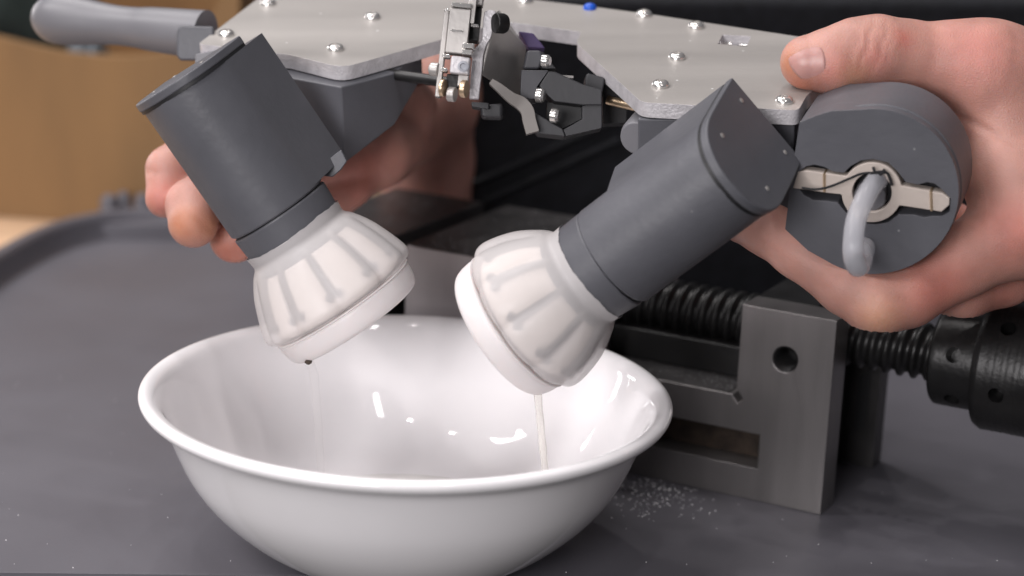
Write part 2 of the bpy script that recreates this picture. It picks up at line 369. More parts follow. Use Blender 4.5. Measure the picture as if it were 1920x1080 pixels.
# ------------------------------------------------------------------ bowl and liquid
bc = P(764, 722, 63.8); bc = np.array([bc[0], bc[1], 0.])
prof = [(.22, .01), (.22, 3.2), (.05, 3.3), (0, 3.45), (0, 3.7), (.12, 3.92), (.45, 4.48), (.95, 5.14), (1.7, 5.92), (2.5, 6.5), (3.3, 6.88), (3.95, 7.14), (4.25, 7.28), (4.42, 7.42), (4.53, 7.6), (4.6, 7.78), (4.7, 7.9), (4.82, 7.95), (4.93, 7.92), (5.0, 7.8), (4.99, 7.65), (4.9, 7.48), (4.7, 7.32), (4.35, 7.15), (3.9, 6.95), (3.2, 6.63), (2.4, 6.16), (1.7, 5.6), (1.15, 4.85), (.8, 3.8), (.62, 2.5), (.56, .01)]
ps = smoothpath([(a, b, 0) for a, b in prof[5:]], 3)
prof = prof[:5]+[(float(p[0]), float(p[1])) for p in ps]
bowl = MB().lathe(bc, ZU, prof, 128).build('bowl', PORC, origin=bc, smooth=60)
tag(bowl, 'round white glazed bowl with rolled rim under the two cups', 'bowl')
tag(MB().lathe(bc+ZU*.0, ZU, [(.70, 2.6), (.83, 3.86), (.85, 3.8), (.83, 3.6), (.83, .01)], 96).build('milk_pool', MILK, origin=bc+ZU*.7), 'shallow pool of thin white liquid in the bottom of the bowl', 'liquid')

# ------------------------------------------------------------------ milking device
ya = math.radians(18.5); ti = math.radians(10)
Ld = np.array([math.cos(ya), -math.sin(ya), 0]); B0 = np.array([math.sin(ya), math.cos(ya), 0])
Bd = math.cos(ti)*B0+math.sin(ti)*ZU; Nd = math.cos(ti)*ZU-math.sin(ti)*B0
pp0 = P(940, 124, 65.)
def PL(x, y): w_ = onplane(x, y, pp0, Nd)-pp0; return np.array([w_@Ld, w_@Bd])
dev = thing('milking_device', 'hand held milking device of grey housings and two cups under an aluminium plate', 'machine', P(940, 300, 65))
o_px = [(372, 82), (480, 0), (520, -40), (900, -40), (985, -2), (1100, 11), (1215, 26), (1560, 78), (1600, 90), (1512, 180), (1497, 207), (1203, 192), (1188, 178), (1080, 80), (1090, 60), (963, 42), (930, 45), (828, 74), (642, 127), (545, 103)]
o_rd = [.15, 0, .3, .5, 0, 0, 0, 0, .3, .1, .25, .3, .4, .35, .15, .2, .3, .3, .5, 0]
outl = roundpoly([PL(x, y) for x, y in o_px], o_rd, 5)
win = [PL(*q) for q in [(1346, 82), (1355, 65), (1408, 68), (1400, 87)]]
plate = MB().prism(outl, [win], pp0, Ld, Bd, Nd, -.46, 0).build('top_plate', ALU, dev, bevel=.03, seg=2)
plate.data.materials.append(ALUE)
for pg in plate.data.polygons:
    if abs(pg.normal @ Vector(Nd)) < .5: pg.material_index = 1
# window contents: small pin over a dark pocket
wc = onplane(1375, 78, pp0-Nd*.9, Nd)
MB().box(onplane(1375, 76, pp0-Nd*1.0, Nd), Ld, Bd, Nd, (-.7, -.55, -.1), (.7, .55, 0)).build('window_pocket', STEELM, dev)
MB().lathe(onplane(1350, 80, pp0-Nd*.32, Nd), Ld, [(0, .1), (.02, .16), (.4, .16), (.42, .09), (.9, .08), (.95, .02)], 14).build('window_pin', STEELB, dev)
# button-head screws
bm_s = MB(); R_ = .27
bm_s.lathe((0, 0, 0), (0, 0, 1), [(0, R_), (.045, R_), (.10, R_*.93), (.15, R_*.74), (.175, R_*.5), (.175, R_*.46), (.09, R_*.44), (.09, .005)], 30, ref=(1, 0, 0))
sc0 = None
for (x, y) in [(424, 62), (503, 4), (629, 89), (698, 30), (984, -1), (1207, 25), (1305, 47), (1269, 105), (1238, 157), (1470, 187), (1516, 73)]:
    pos = onplane(x, y+4, pp0, Nd)
    if sc0 is None: o = bm_s.build('screw', STEELB, None, origin=(0, 0, 0), smooth=40); sc0 = o
    else: o = sc0.copy(); COL.objects.link(o)
    o.parent = plate; o.location = Vector(pos-parent_origin(plate)+Nd*.002)*S
    o.rotation_euler = Matrix((tuple(Ld), tuple(Bd), tuple(Nd))).transposed().to_euler()

def DP(l, b, n): return pp0+Ld*l+Bd*b+Nd*n          # device coordinates
def ptop(x, y, n): q = PL(x, y); return DP(q[0], q[1], n)
# left block
lb = []
for (x, y, n0, n1) in [(385, 92, -.5, -1.9), (500, 112, -.5, -2.4), (638, 138, -.5, -3.0), (735, 113, -.5, -2.2), (790, 70, -.5, -1.4), (700, 10, -.5, -1.2), (520, 10, -.5, -1.2)]:
    lb += [ptop(x, y-4, n0), ptop(x, y-4, n1)]
MB().hull(lb).build('left_housing', GREY, dev, bevel=.06)
rbk = []
for (x, y, n0, n1) in [(1196, 192, -.5, -1.9), (1492, 198, -.5, -3.6), (1505, 170, -.5, -3.6), (1500, 90, -.5, -2.6), (1240, 90, -.5, -1.4)]:
    rbk += [ptop(x, y, n0), ptop(x, y, n1)]
MB().hull(rbk).build('right_housing', GREY, dev, bevel=.06)
MB().lathe(ptop(1187, 190, -1.3)+Bd*.4, Bd, [(0, .5), (.25, .55), (1.2, .55)], 24).build('pivot_boss', GREY2, dev, bevel=.04)
# rod between housings
MB().tube([P(725, 138, 66.5), P(780, 146, 66), P(850, 156, 65.4)], .17, 14).build('pivot_rod', OXIDE, dev)
MB().tube([P(1140, 188, 65.2), P(1200, 202, 64.6)], .14, 14).build('pivot_rod', BRASS, dev)

# grip on the left with its bracket
ga, gb = P(64, 30, 72.2), P(386, 66, 69.9); gax = nrm(gb-ga); GL = np.linalg.norm(gb-ga); q = 1/58.
gp_ = [(0, .02), (.05, .25), (.2, .5), (.5, .74), (.85, .84), (1.3, .85), (1.9, .80), (2.6, .71), (3.3, .66), (4.0, .67), (4.6, .73), (GL-.35, .80), (GL-.04, .82), (GL, .78), (GL+.001, .3)]
grip = MB().lathe(ga, gax, [(float(a), float(b)) for a, b, _ in smoothpath([(a, b, 0) for a, b in gp_], 3)], 48).build('grip_handle', GREY2, dev, smooth=50)
MB().hull([P(x, y, d) for (x, y) in [(331, 62), (336, 48), (402, 50), (402, 114), (338, 114), (331, 105)] for d in (68.2, 69.6)]).build('grip_bracket', GREY, dev, bevel=.12, seg=3)
MB().hull([P(x, y, d) for (x, y) in [(366, 102), (420, 90), (430, 135), (366, 122)] for d in (65.9, 68.)]).build('grip_tab', GREY2, dev, bevel=.04)

# ---- teat cups
def cup(px_top, d_top, px_seam, d_seam, px_lip, d_lip, rc, theta, dback, slant, lid_back, liner_prof, lip_prof, blk, label):
    A, Bp, C_ = P(*px_top, d_top), P(*px_seam, d_seam), P(*px_lip, d_lip)
    ax = nrm(Bp-A); L = np.linalg.norm(Bp-A); vw = nrm(CAM-(A+Bp)/2)
    u = nrm(np.cross(ax, vw)); v = nrm(np.cross(u, ax)); v = v if v@vw > 0 else -v
    # u: image-right-ish side, v: to the viewer; turn the profile round the axis
    if u@Rv < 0: u = -u
    ct, st = math.cos(theta), math.sin(theta)
    uu, vv = u*ct+v*st, v*ct-u*st
    def dprof(r, db, k=24, ex=1.0):
        sg = lambda t_, e_: math.copysign(abs(t_)**e_, t_)
        pts = [(r*sg(math.cos(a), ex), r*sg(math.sin(a), ex)) for a in np.linspace(0, math.pi, k)]
        return pts+[(-r, -db*.5), (-r*.99, -db), (r*.99, -db), (r, -db*.5)]
    body = MB(); pr = dprof(rc, dback)
    n = len(pr)
    vs = [A+uu*x+vv*y+ax*(.30+slant*(y+dback)) for x, y in pr]+[A+uu*x+vv*y+ax*(L*blk) for x, y in pr]
    body.add(vs, [tuple(range(n)), tuple(range(2*n-1, n-1, -1))]+[(i, (i+1) % n, n+(i+1) % n, n+i) for i in range(n)])
    body.lathe(A, ax, [(L*blk-.3, rc*.9985), (L-.05, rc*.9985), (L, rc*.97)], 64)
    bo = body.build('teat_cup', GREY, dev, label=label)
    # lid
    pl_ = dprof(rc*1.012, lid_back, 24, .88); n = len(pl_)
    for nm, t0, t1, sc_, mm in (('lid_gap', .20, .31, .985, BLACKP), ('lid', -.05, .215, 1.0, GREY)):
        vs = [A+uu*x*sc_+vv*y*sc_+ax*(t+slant*(y+dback)) for t in (t0, t1) for x, y in pl_]
        MB().add(vs, [tuple(range(n)), tuple(range(2*n-1, n-1, -1))]+[(i, (i+1) % n, n+(i+1) % n, n+i) for i in range(n)]).build(nm, mm, bo, bevel=.05 if nm == 'lid' else 0)
    for sx in (-.62, .62):
        for fy in (-.78, .22):
            y = lid_back*fy if fy < 0 else rc*fy
            c = A+uu*rc*sx+vv*y+ax*(-.05+slant*(y+dback))
            nn = nrm(np.cross(uu, vv+ax*slant)); nn = nn if nn@ax < 0 else -nn
            MB().lathe(c-nn*.06, nn, [(0, .075), (.075, .075), (.085, .03)], 12).build('lid_pin', STEELM, bo)
    # collar, liner, ribs, lip
    ax2 = nrm(C_-Bp); s = 1/62.
    MB().lathe(Bp, ax2, [(-.06, rc*.93), (.09, rc*.93)], 48).build('seam', BLACKP, bo)
    MB().lathe(Bp, ax2, [(.09, rc*.97), (.13, rc*.985), (.75, rc*.96), (1.6, rc*.93)], 64).build('collar', GREY, bo, bevel=.03)
    NR = 10; ph = .35
    rr_ = np.random.default_rng(int(px_lip[0]))
    def sk(sx, a, r):
        g = abs(math.sin(NR*(a-ph)/2.))
        e = min(1, max(0, (sx-1.3)/.5))
        w_ = .05*math.sin(3*a+1.)+.035*math.sin(7*a+2.) if sx < .9 else 0
        return r*(1-.05*e*(1-g)**1.6)
    pts = smoothpath([(a, b, 0) for a, b in liner_prof], 4)
    lp = [(float(p[0]), float(p[1])) for p in pts]
    m = MB(); ref = u
    m.lathe(Bp, ax2, lp, 160, fn=sk, ref=ref, cap=False)
    nn_ = 160                                   # ragged top edge
    for k in range(nn_):
        a = 2*math.pi*k/nn_; off = .035*math.sin(3*a+rc*9)+.012*math.sin(11*a)+.006*math.sin(29*a)
        m.v[k] = tuple(np.array(m.v[k])+ax2*off)
    m.build('liner', SHELL, bo, smooth=70)
    cr = [(a, max(b-.40, .05)) for a, b in lp if a > 1.36]
    cr = [(cr[0][0], .05)]+cr+[(cr[-1][0], .05)]
    MB().lathe(Bp, ax2, cr, 96, ref=ref).build('inner_cup', CORE, bo, smooth=70)
    uu2 = nrm(ref-ax2*(ref@ax2)); vv2 = np.cross(ax2, uu2)
    smax = max(a for a, b in liner_prof)
    for k in range(NR):
        a = ph+2*math.pi*k/NR; dr = uu2*math.cos(a)+vv2*math.sin(a)
        pts = [Bp+ax2*a_+dr*(b_-.29) for a_, b_ in lp if 1.15 < a_ < smax-.55]
        if len(pts) < 2: continue
        tdir = np.cross(ax2, dr); e = pts[-1]
        for nm, r1, r2, mm in (('claw_rib', .075, .075, RIB), ('rib_sheath', .125, .15, SHEATH)):
            rb = MB().tube(pts, [r1*(.8+.5*i_/len(pts)) for i_ in range(len(pts))], 10)
            rb.tube([e-tdir*.24+ax2*.12, e-ax2*.03, e+tdir*.24+ax2*.12], r2, 10)
            rb.build(nm, mm, bo)
    MB().lathe(Bp, ax2, [(float(p[0]), float(p[1])) for p in smoothpath([(a, b, 0) for a, b in lip_prof], 4)], 96).build('lip', LIP, bo, smooth=60)
    return bo, Bp, ax2
lin = [(.78, 1.62), (.95, 1.60), (1.15, 1.60), (1.4, 1.82), (1.9, 2.13), (2.5, 2.38), (3.0, 2.54), (3.20, 2.54), (3.32, 2.46), (3.38, 2.33), (3.39, 2.1)]
lipp = [(3.42, .3), (3.42, 2.18), (3.49, 2.28), (3.62, 2.31), (3.95, 2.26), (4.15, 2.14), (4.2, 1.9), (4.1, 1.2), (3.9, .9), (3.85, .02)]
cupL, BL, axL = cup((346, 139), 62.6, (520, 391), 63.6, (665, 602), 64.3, 1.62, math.radians(36), 2.2, .0, 1.15, lin, lipp, .985, 'left cup pointing down to the right')
MB().hull([P(x_, y_, d_) for x_, y_ in ((606, 306), (640, 280), (651, 302), (640, 318), (624, 332), (606, 330)) for d_ in (63.9, 65.0)]).build('cup_tab', GREY, cupL, bevel=.04)
lin2 = [(.78, 1.56), (.95, 1.54), (1.12, 1.56), (1.35, 1.78), (1.9, 2.13), (2.4, 2.32), (2.9, 2.43), (3.16, 2.41), (3.3, 2.31), (3.37, 2.18), (3.39, 1.95)]; lip2 = [(a, b*.955) for a, b in lipp]
cupR, BR, axR = cup((1430, 272), 58.6, (1150, 480), 60.6, (945, 621), 61.8, 1.58, math.radians(-14), 2.15, .26, 2.15, lin2, lip2, .80, 'right cup pointing down to the left')

# ---- disc housing on the right
pf0 = P(1637, 357, 60.3); Bf = nrm(Bd*1.0-Nd*.02)
fx = nrm(Ld); fy = np.cross(Bf, fx); fy = fy if fy[2] > 0 else -fy
def FP(x, y): w_ = onplane(x, y, pf0, Bf)-pf0; return np.array([w_@fx, w_@fy])
cpx = [(1637+161*math.cos(a), 359-155*math.sin(a)) for a in np.linspace(math.radians(-118), math.radians(98), 44)]
face = [FP(*q) for q in cpx+[(1560, 208), (1530, 217), (1499, 230), (1484, 330), (1472, 430), (1515, 470)]]
z = lambda q: (1440+q[0]/2.842, 260+q[1]/2.842)
slot_px = [(150, 255), (160, 190), (205, 158), (250, 150), (300, 162), (345, 186), (405, 193), (440, 158), (495, 128), (560, 120), (640, 138), (690, 186), (735, 243), (800, 256), (850, 243), (890, 252), (930, 285), (973, 330), (968, 378), (930, 402), (880, 402), (830, 410), (780, 396), (695, 394), (640, 436), (580, 447), (515, 441), (435, 408), (400, 366), (370, 330), (300, 322), (240, 318), (190, 290)]
slot_px = [(x_, y_+(-11 if y_ < 262+.11*(x_-150)*1.0 else 11)) for x_, y_ in slot_px]
slot2 = [FP(*z(q)) for q in slot_px]
hpx = [(1627+9*math.cos(a), 466+20*math.sin(a)) for a in np.linspace(0, 2*math.pi, 16, endpoint=False)]
hole2 = [FP(*q) for q in hpx]
DD = 2.5
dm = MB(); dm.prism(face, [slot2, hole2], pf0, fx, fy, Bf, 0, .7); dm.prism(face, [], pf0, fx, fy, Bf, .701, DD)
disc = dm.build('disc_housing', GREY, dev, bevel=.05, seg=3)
ctr = np.array(FP(1637, 359))
band = [ctr+(np.array(q)-ctr)*1.012 for q in face[14:44]]+[np.array(FP(1545, 213))]
band_in = [ctr+(np.array(q)-ctr)*.97 for q in face[14:44]]+[np.array(FP(1545, 224))]
MB().prism(band+band_in[::-1], [], pf0, fx, fy, Bf, .32, DD-.05).build('outer_band', GREY, disc, bevel=.05)
MB().prism([ctr+(np.array(q)-ctr)*1.0 for q in slot2], [], pf0, fx, fy, Bf, .62, .695).build('slot_shade', BLACKP, disc)  # black insert puts the slot's inner shade into the colour
MB().prism([np.array(q) for q in hole2], [], pf0, fx, fy, Bf, .6, .69).build('hole_shade', BLACKP, disc)  # black plate standing for the shade inside the hose hole
rc_ = z((555, 285)); ring = []
ringo = [(rc_[0]+57*math.cos(a), rc_[1]+56*math.sin(a)) for a in np.linspace(0, 2*math.pi, 48, endpoint=False)]
barl = [z(q) for q in [(118, 255), (150, 180), (205, 168), (415, 200), (400, 240), (395, 300), (200, 272)]]
def rot(q, c, a): x, y = q[0]-c[0], q[1]-c[1]; return (c[0]+x*math.cos(a)-y*math.sin(a), c[1]+x*math.sin(a)+y*math.cos(a))
hin = [(rc_[0]+37*math.cos(a), rc_[1]+37*math.sin(a)) for a in np.linspace(0, 2*math.pi, 40, endpoint=False)]
ang = lambda q: math.atan2(q[1]-rc_[1], q[0]-rc_[0])
rightbar = [z(q) for q in [(722, 252), (930, 290), (968, 315), (966, 352), (925, 388), (702, 354)]]
leftbar = [z(q) for q in [(385, 294), (300, 285), (135, 262), (160, 176), (205, 168), (412, 198)]]
a0, a1, a2, a3 = ang(rightbar[-1]), ang(leftbar[0]), ang(leftbar[-1])+2*math.pi, ang(rightbar[0])+2*math.pi
arc = lambda s_, e_: [(rc_[0]+57*math.cos(a), rc_[1]+56*math.sin(a)) for a in np.linspace(s_, e_, 16)]
outer = rightbar+arc(a0+.03, a1-.03)+leftbar+arc(a2+.03 if a2 > a1 else a2, a3-.03)
clip = MB().prism([FP(*q) for q in outer], [[FP(*q) for q in hin]], pf0, fx, fy, Bf, -.04, .34).build('clip_bar', BEIGE, disc, bevel=.035)
MB().lathe(onplane(*rc_, pf0+Bf*.5, Bf), -Bf, [(0, .47), (.35, .47), (.4, .43), (.42, .2)], 40, fn=lambda s_, a, r: r*(1-.07*max(0, math.sin(7*a))) if r > .4 else r).build('ring_plug', GREY2, disc, bevel=.03)
MB().lathe(onplane(*rc_, pf0+Bf*.52, Bf), -Bf, [(0, .64), (.04, .64)], 32).build('ring_shade_disc', BLACKP, disc)  # black disc painted in as the shadow round the plug
for pa_, pb_ in (((300, 188), (300, 280)), ((868, 282), (872, 382))):
    a_, b_ = onplane(*z(pa_), pf0-Bf*.05, Bf), onplane(*z(pb_), pf0-Bf*.05, Bf)
    MB().tube([a_+Bf*.3, a_, b_, b_+Bf*.3], .04, 8).build('retaining_wire', BRASS, disc)
hz = [(1646, 338, 60.2), (1638, 345, 59.75), (1622, 372, 59.3), (1606, 410, 59.0), (1600, 450, 58.85), (1601, 482, 58.9), (1608, 498, 59.2), (1614, 492, 59.65), (1618, 476, 60.1), (1621, 464, 60.7)]
hr = [.29, .29, .29, .29, .29, .30, .32, .31, .30, .30]
hp_ = smoothpath([P(*q) for q in hz], 5); hrr = np.interp(np.linspace(0, len(hr)-1, len(hp_)), range(len(hr)), hr)
MB().tube(hp_, list(hrr), 20).build('hose', HOSE, disc, smooth=60)
tz = [z(q)+(d,) for q, d in [((180, 262), 60.2), ((260, 270), 60.1), ((340, 252), 60.08), ((430, 214), 60.1), ((500, 186), 60.1), ((570, 182), 59.9)]]
th = MB().tube(smoothpath([P(*q) for q in tz], 5), .035, 8).build('thread', BLACKT, disc)
for ln in [[(570, 180), (560, 152)], [(572, 190), (580, 235), (585, 210)], [(560, 186), (600, 178), (632, 182)], [(590, 200), (622, 165)], [(575, 200), (605, 215)], [(560, 175), (595, 205)], [(545, 185), (625, 178), (650, 215), (660, 250)]]:
    MB().tube(smoothpath([P(*z(q), 59.68+.05*i) for i, q in enumerate(ln)], 4), .045, 6).build('thread_end', BLACKT, th)

# ---- linkage in the middle
z8 = lambda q: (800+q[0]/5.4, q[1]/5.4)
def slab(pxs, d0, d1, name, m, par, bevel=.03):
    n = len(pxs); vs = [P(x, y, d0) for x, y in pxs]+[P(960+(x-960)*d0/d1, 540+(y-540)*d0/d1, d1) for x, y in pxs]
    tri = tessellate_polygon([[Vector((x, -y, 0)) for x, y in pxs]])
    return MB().add(vs, [tuple(t_) for t_ in tri]+[tuple(i+n for i in reversed(t_)) for t_ in tri]+[(i, (i+1) % n, n+(i+1) % n, n+i) for i in range(n)]).build(name, m, par, bevel=bevel)
strip = [z8(q) for q in [(585, 118), (640, 95), (702, 112), (690, 210), (655, 370), (600, 470), (575, 560), (560, 720), (528, 1000), (432, 1000), (450, 700), (472, 520), (560, 400), (572, 200)]]
link = slab(strip, 62.6, 62.95, 'linkage_arm', ALUE, dev)
MB().hull([P(x, y, 62.7) for x, y in [z8(q) for q in [(690, 130), (655, 380), (580, 560), (560, 760)]]]+[P(x, y, 66.0) for x, y in [z8(q) for q in [(735, 100), (820, 215), (1012, 482), (985, 600), (945, 990), (640, 810)]]]).build('linkage_web', STEELM, link, bevel=.03, smooth=8)
def bxp(x0, y0, x1, y1, d0, d1, name, m, bevel=.04): return slab([z8((x0, y0)), z8((x1, y0+.1*(x1-x0))), z8((x1-.11*(y1-y0), y1+.1*(x1-x0))), z8((x0-.11*(y1-y0), y1))], d0, d1, name, m, link, bevel)
bxp(238, 70, 450, 530, 61.9, 62.6, 'clamp_block', STEELM); bxp(250, 18, 460, 62, 61.8, 62.6, 'clamp_top', STEELB)
bxp(180, 82, 236, 980, 62.1, 62.6, 'clamp_side', STEELM); bxp(176, 84, 240, 112, 62.0, 62.5, 'clamp_lug', STEELB)
bxp(240, 292, 370, 318, 61.85, 62.2, 'clamp_rib', STEELB, .03); bxp(362, 430, 486, 482, 61.6, 62.5, 'clamp_pin', STEELB); bxp(355, 492, 470, 545, 61.6, 62.5, 'clamp_pin', STEELB)
bxp(160, 540, 240, 580, 61.8, 62.3, 'clamp_pin', STEELB); bxp(142, 680, 212, 722, 61.8, 62.3, 'clamp_pin', STEELB)
bxp(250, 560, 446, 740, 61.75, 62.5, 'clamp_jaw', ALUE, .06); bxp(205, 745, 330, 960, 62.1, 62.6, 'clamp_gap', OXIDE); bxp(320, 750, 430, 870, 61.9, 62.6, 'clamp_jaw', STEELM)
MB().lathe(P(*z8((370, 672)), 61.72), -nrm(ray(868, 125)), [(0, .16), (.05, .16), (.06, .1), (.02, .08), (.02, .01)], 20).build('clamp_bolt', PANEL, link)
for x, w_, y in ((165, 44, 890), (380, 62, 900)):
    c = P(*z8((x, y)), 61.9); MB().lathe(c-Ld*w_/5.4/128., Ld, [(0, .05), (.0, .26), (w_/5.4/64., .26), (w_/5.4/64.+.01, .05)], 24).build('roller', BRASS, link, bevel=.04)
MB().lathe(P(*z8((255, 955)), 62.0), Ld, [(-.12, .22), (.12, .22)], 20).build('roller', STEELM, link, bevel=.04)
MB().lathe(P(*z8((60, 700)), 62.2), Ld, [(-.1, .1), (-.05, .2), (.2, .2)], 18).build('pin_head', STEELM, link, bevel=.03)
bxp(470, -60, 510, 240, 62.0, 62.6, 'back_lug', STEELM); bxp(430, -70, 580, 40, 62.4, 63.2, 'back_lug', STEELM); bxp(440, 235, 530, 268, 62.2, 62.6, 'back_pin', STEELB); bxp(450, 60, 560, 410, 62.65, 63.4, 'lug_shade_block', OXIDE)  # the oxide slab is shade put into colour behind the lugs
MB().lathe(P(*z8((690, 235)), 62.4), nrm(P(*z8((815, 240)), 62.6)-P(*z8((690, 235)), 62.4)), [(0, .2), (.0, .29), (.28, .30), (.38, .26), (.38, .12)], 28).build('linkage_bolt', OXIDE, link, bevel=.03)
# bracket right of the linkage
zc = lambda q: (780+q[0]/3.857, q[1]/3.857)
def slc(pxs, d0, d1, name, m, par, bevel=.04): return slab([zc(q) for q in pxs], d0, d1, name, m, par, bevel)
br_ = slc([(760, 505), (960, 508), (880, 620), (870, 720), (750, 715)], 63.6, 65.2, 'bracket', MIDG, dev)
slc([(800, 362), (905, 362), (925, 400), (890, 500), (770, 500)], 64.0, 65.5, 'bracket_boss', MIDG, br_, .1)
slc([(905, 372), (925, 380), (1015, 500), (895, 500)], 64.4, 65.6, 'bracket_web', DARK, br_)
slc([(960, 512), (1010, 520), (1215, 612), (1345, 650), (1345, 760), (1200, 760), (1000, 735), (940, 680), (890, 620)], 63.3, 65.0, 'bracket_cover', DARK, br_, .1)
slc([(1200, 762), (1345, 720), (1348, 905), (1345, 925), (1080, 985), (1060, 940), (1200, 860)], 63.4, 65.0, 'bracket_cover', DARK, br_)
slc([(820, 790), (1060, 930), (1080, 985), (880, 962), (830, 880)], 63.3, 65.0, 'bracket_foot', DARK, br_)
slc([(950, 740), (1202, 765), (1202, 856), (1060, 930), (940, 900)], 64.2, 65.0, 'bracket_pocket', BLACKP, br_, 0)
slc([(1228, 540), (1250, 530), (1365, 560), (1350, 680), (1220, 640)], 64.6, 66.4, 'bracket_lug', DARK, br_, .12)
slc([(1350, 600), (1530, 720), (1525, 890), (1350, 900)], 65.4, 66.6, 'bracket_arm', DARK, br_)
slc([(1010, 540), (1140, 548), (1140, 566), (1010, 560)], 64.3, 65.2, 'bracket_pin', STEELM, br_, .02)
for (x, y, r) in [(925, 440, .19), (885, 690, .22), (990, 835, .22)]:
    c = P(*zc((x, y)), 63.3); MB().lathe(c, Ld, [(-.05, r), (.12, r), (.2, r*.7), (.2, .02)], 24).build('bracket_screw', STEELB, br_, bevel=.02)
ws = [P(*zc(q), d) for q, d in [((540, 585), 62.9), ((600, 630), 62.9), ((690, 705), 62.95), ((760, 745), 63.0), ((805, 800), 63.0), ((820, 870), 63.0), ((845, 960), 63.0)]]
ws = smoothpath(ws, 4); m = MB(); vs = []; fs = []
for i, p in enumerate(ws):
    tg = nrm(ws[min(i+1, len(ws)-1)]-ws[max(i-1, 0)]); sd = nrm(np.cross(tg, Fv)); hw = .09+.11*min(1, i/12)
    for a, b in ((-hw, 0), (hw, 0), (hw, .45), (-hw, .45)): vs.append(p+sd*a+Fv*b)
for i in range(len(ws)-1):
    for j in range(4): fs.append((i*4+j, i*4+(j+1) % 4, (i+1)*4+(j+1) % 4, (i+1)*4+j))
fs += [(0, 1, 2, 3), tuple(len(ws)*4-k for k in (1, 2, 3, 4))]
m.add(vs, fs).build('curved_link', GREYLINK, dev, bevel=.02)
slc([(740, 225), (850, 240), (935, 350), (810, 345)], 66.2, 67.2, 'purple_spacer', PURPLE, dev)
slc([(400, 735), (530, 745), (530, 790), (400, 770)], 64.0, 65., 'lower_pin', DARK, dev); slc([(460, 760), (630, 745), (630, 850), (470, 845)], 64.2, 65.4, 'lower_boss', DARK, dev, .1)

# small blue tip behind the plate
bp_ = ptop(1106, 16, 0.); MB().lathe(bp_, Nd, [(0, .22), (.08, .21), (.14, .16), (.18, .06), (.185, .01)], 20).build('blue_cap', BLUE, dev)

# ------------------------------------------------------------------ streams
def stream(px, name, label, m, rad):
    pts = smoothpath([P(*q) for q in px], 5); n = len(pts)
    rr = [rad*(1.0-.25*i/n+.07*math.sin(i*1.3)) for i in range(n)]
    return tag(MB().tube(pts, rr, 14).build(name, m, origin=pts[-1], smooth=70), label, 'liquid', None)
stream([(1008, 735, 61.6), (1012, 780, 61.65), (1017, 830, 61.7), (1022, 880, 61.75), (1026, 930, 61.9), (1028, 955, 62)], 'liquid_stream', 'milky stream falling from the right cup into the bowl', LIQ, .12)
stream([(580, 682, 63.2), (588, 700, 63.5), (592, 740, 63.6), (596, 790, 63.6), (600, 850, 63.6), (603, 905, 63.6)], 'liquid_stream', 'faint clear stream falling from the left cup into the bowl', LIQ2, .15)
tag(lump(P(578, 678, 63.0), .1, .1, .08, 9, .2, 14, 8).build('dark_drop', RUST, origin=P(578, 678, 63.0)), 'tiny dark drop hanging under the left cup', 'drop')

# ------------------------------------------------------------------ hands (signed-distance surface, one continuous mesh)
def cone(p, a, b, ra, rb):
    a, b = np.asarray(a), np.asarray(b); ab = b-a; t = np.clip(((p-a)@ab)/(ab@ab), 0, 1)
    return np.linalg.norm(p-a-t[:, None]*ab, axis=1)-(ra+(rb-ra)*t)
def smin(a, b, k):
    h = np.clip(.5+.5*(b-a)/k, 0, 1); return b+(a-b)*h-k*h*(1-h)
def chain(p, pts, k=.25):
    d = None
    for (a, b) in zip(pts[:-1], pts[1:]):
        q_ = cone(p, a[0], b[0], a[1], b[1]); d = q_ if d is None else smin(d, q_, k)
    return d
def make_sdf(palm, fingers, kp=.7, kf=.07):
    def f(p):
        d0 = None
        for c in palm: q_ = chain(p, c, .5); d0 = q_ if d0 is None else smin(d0, q_, .8)
        tot = d0
        for c in fingers: tot = smin(tot, smin(chain(p, c), d0, kp), kf)
        return tot
    return f
def grad(f, p, h=.02):
    g = np.stack([f(p+np.eye(3)[i]*h)-f(p-np.eye(3)[i]*h) for i in range(3)], 1); return g/np.maximum(np.linalg.norm(g, axis=1, keepdims=True), 1e-6)
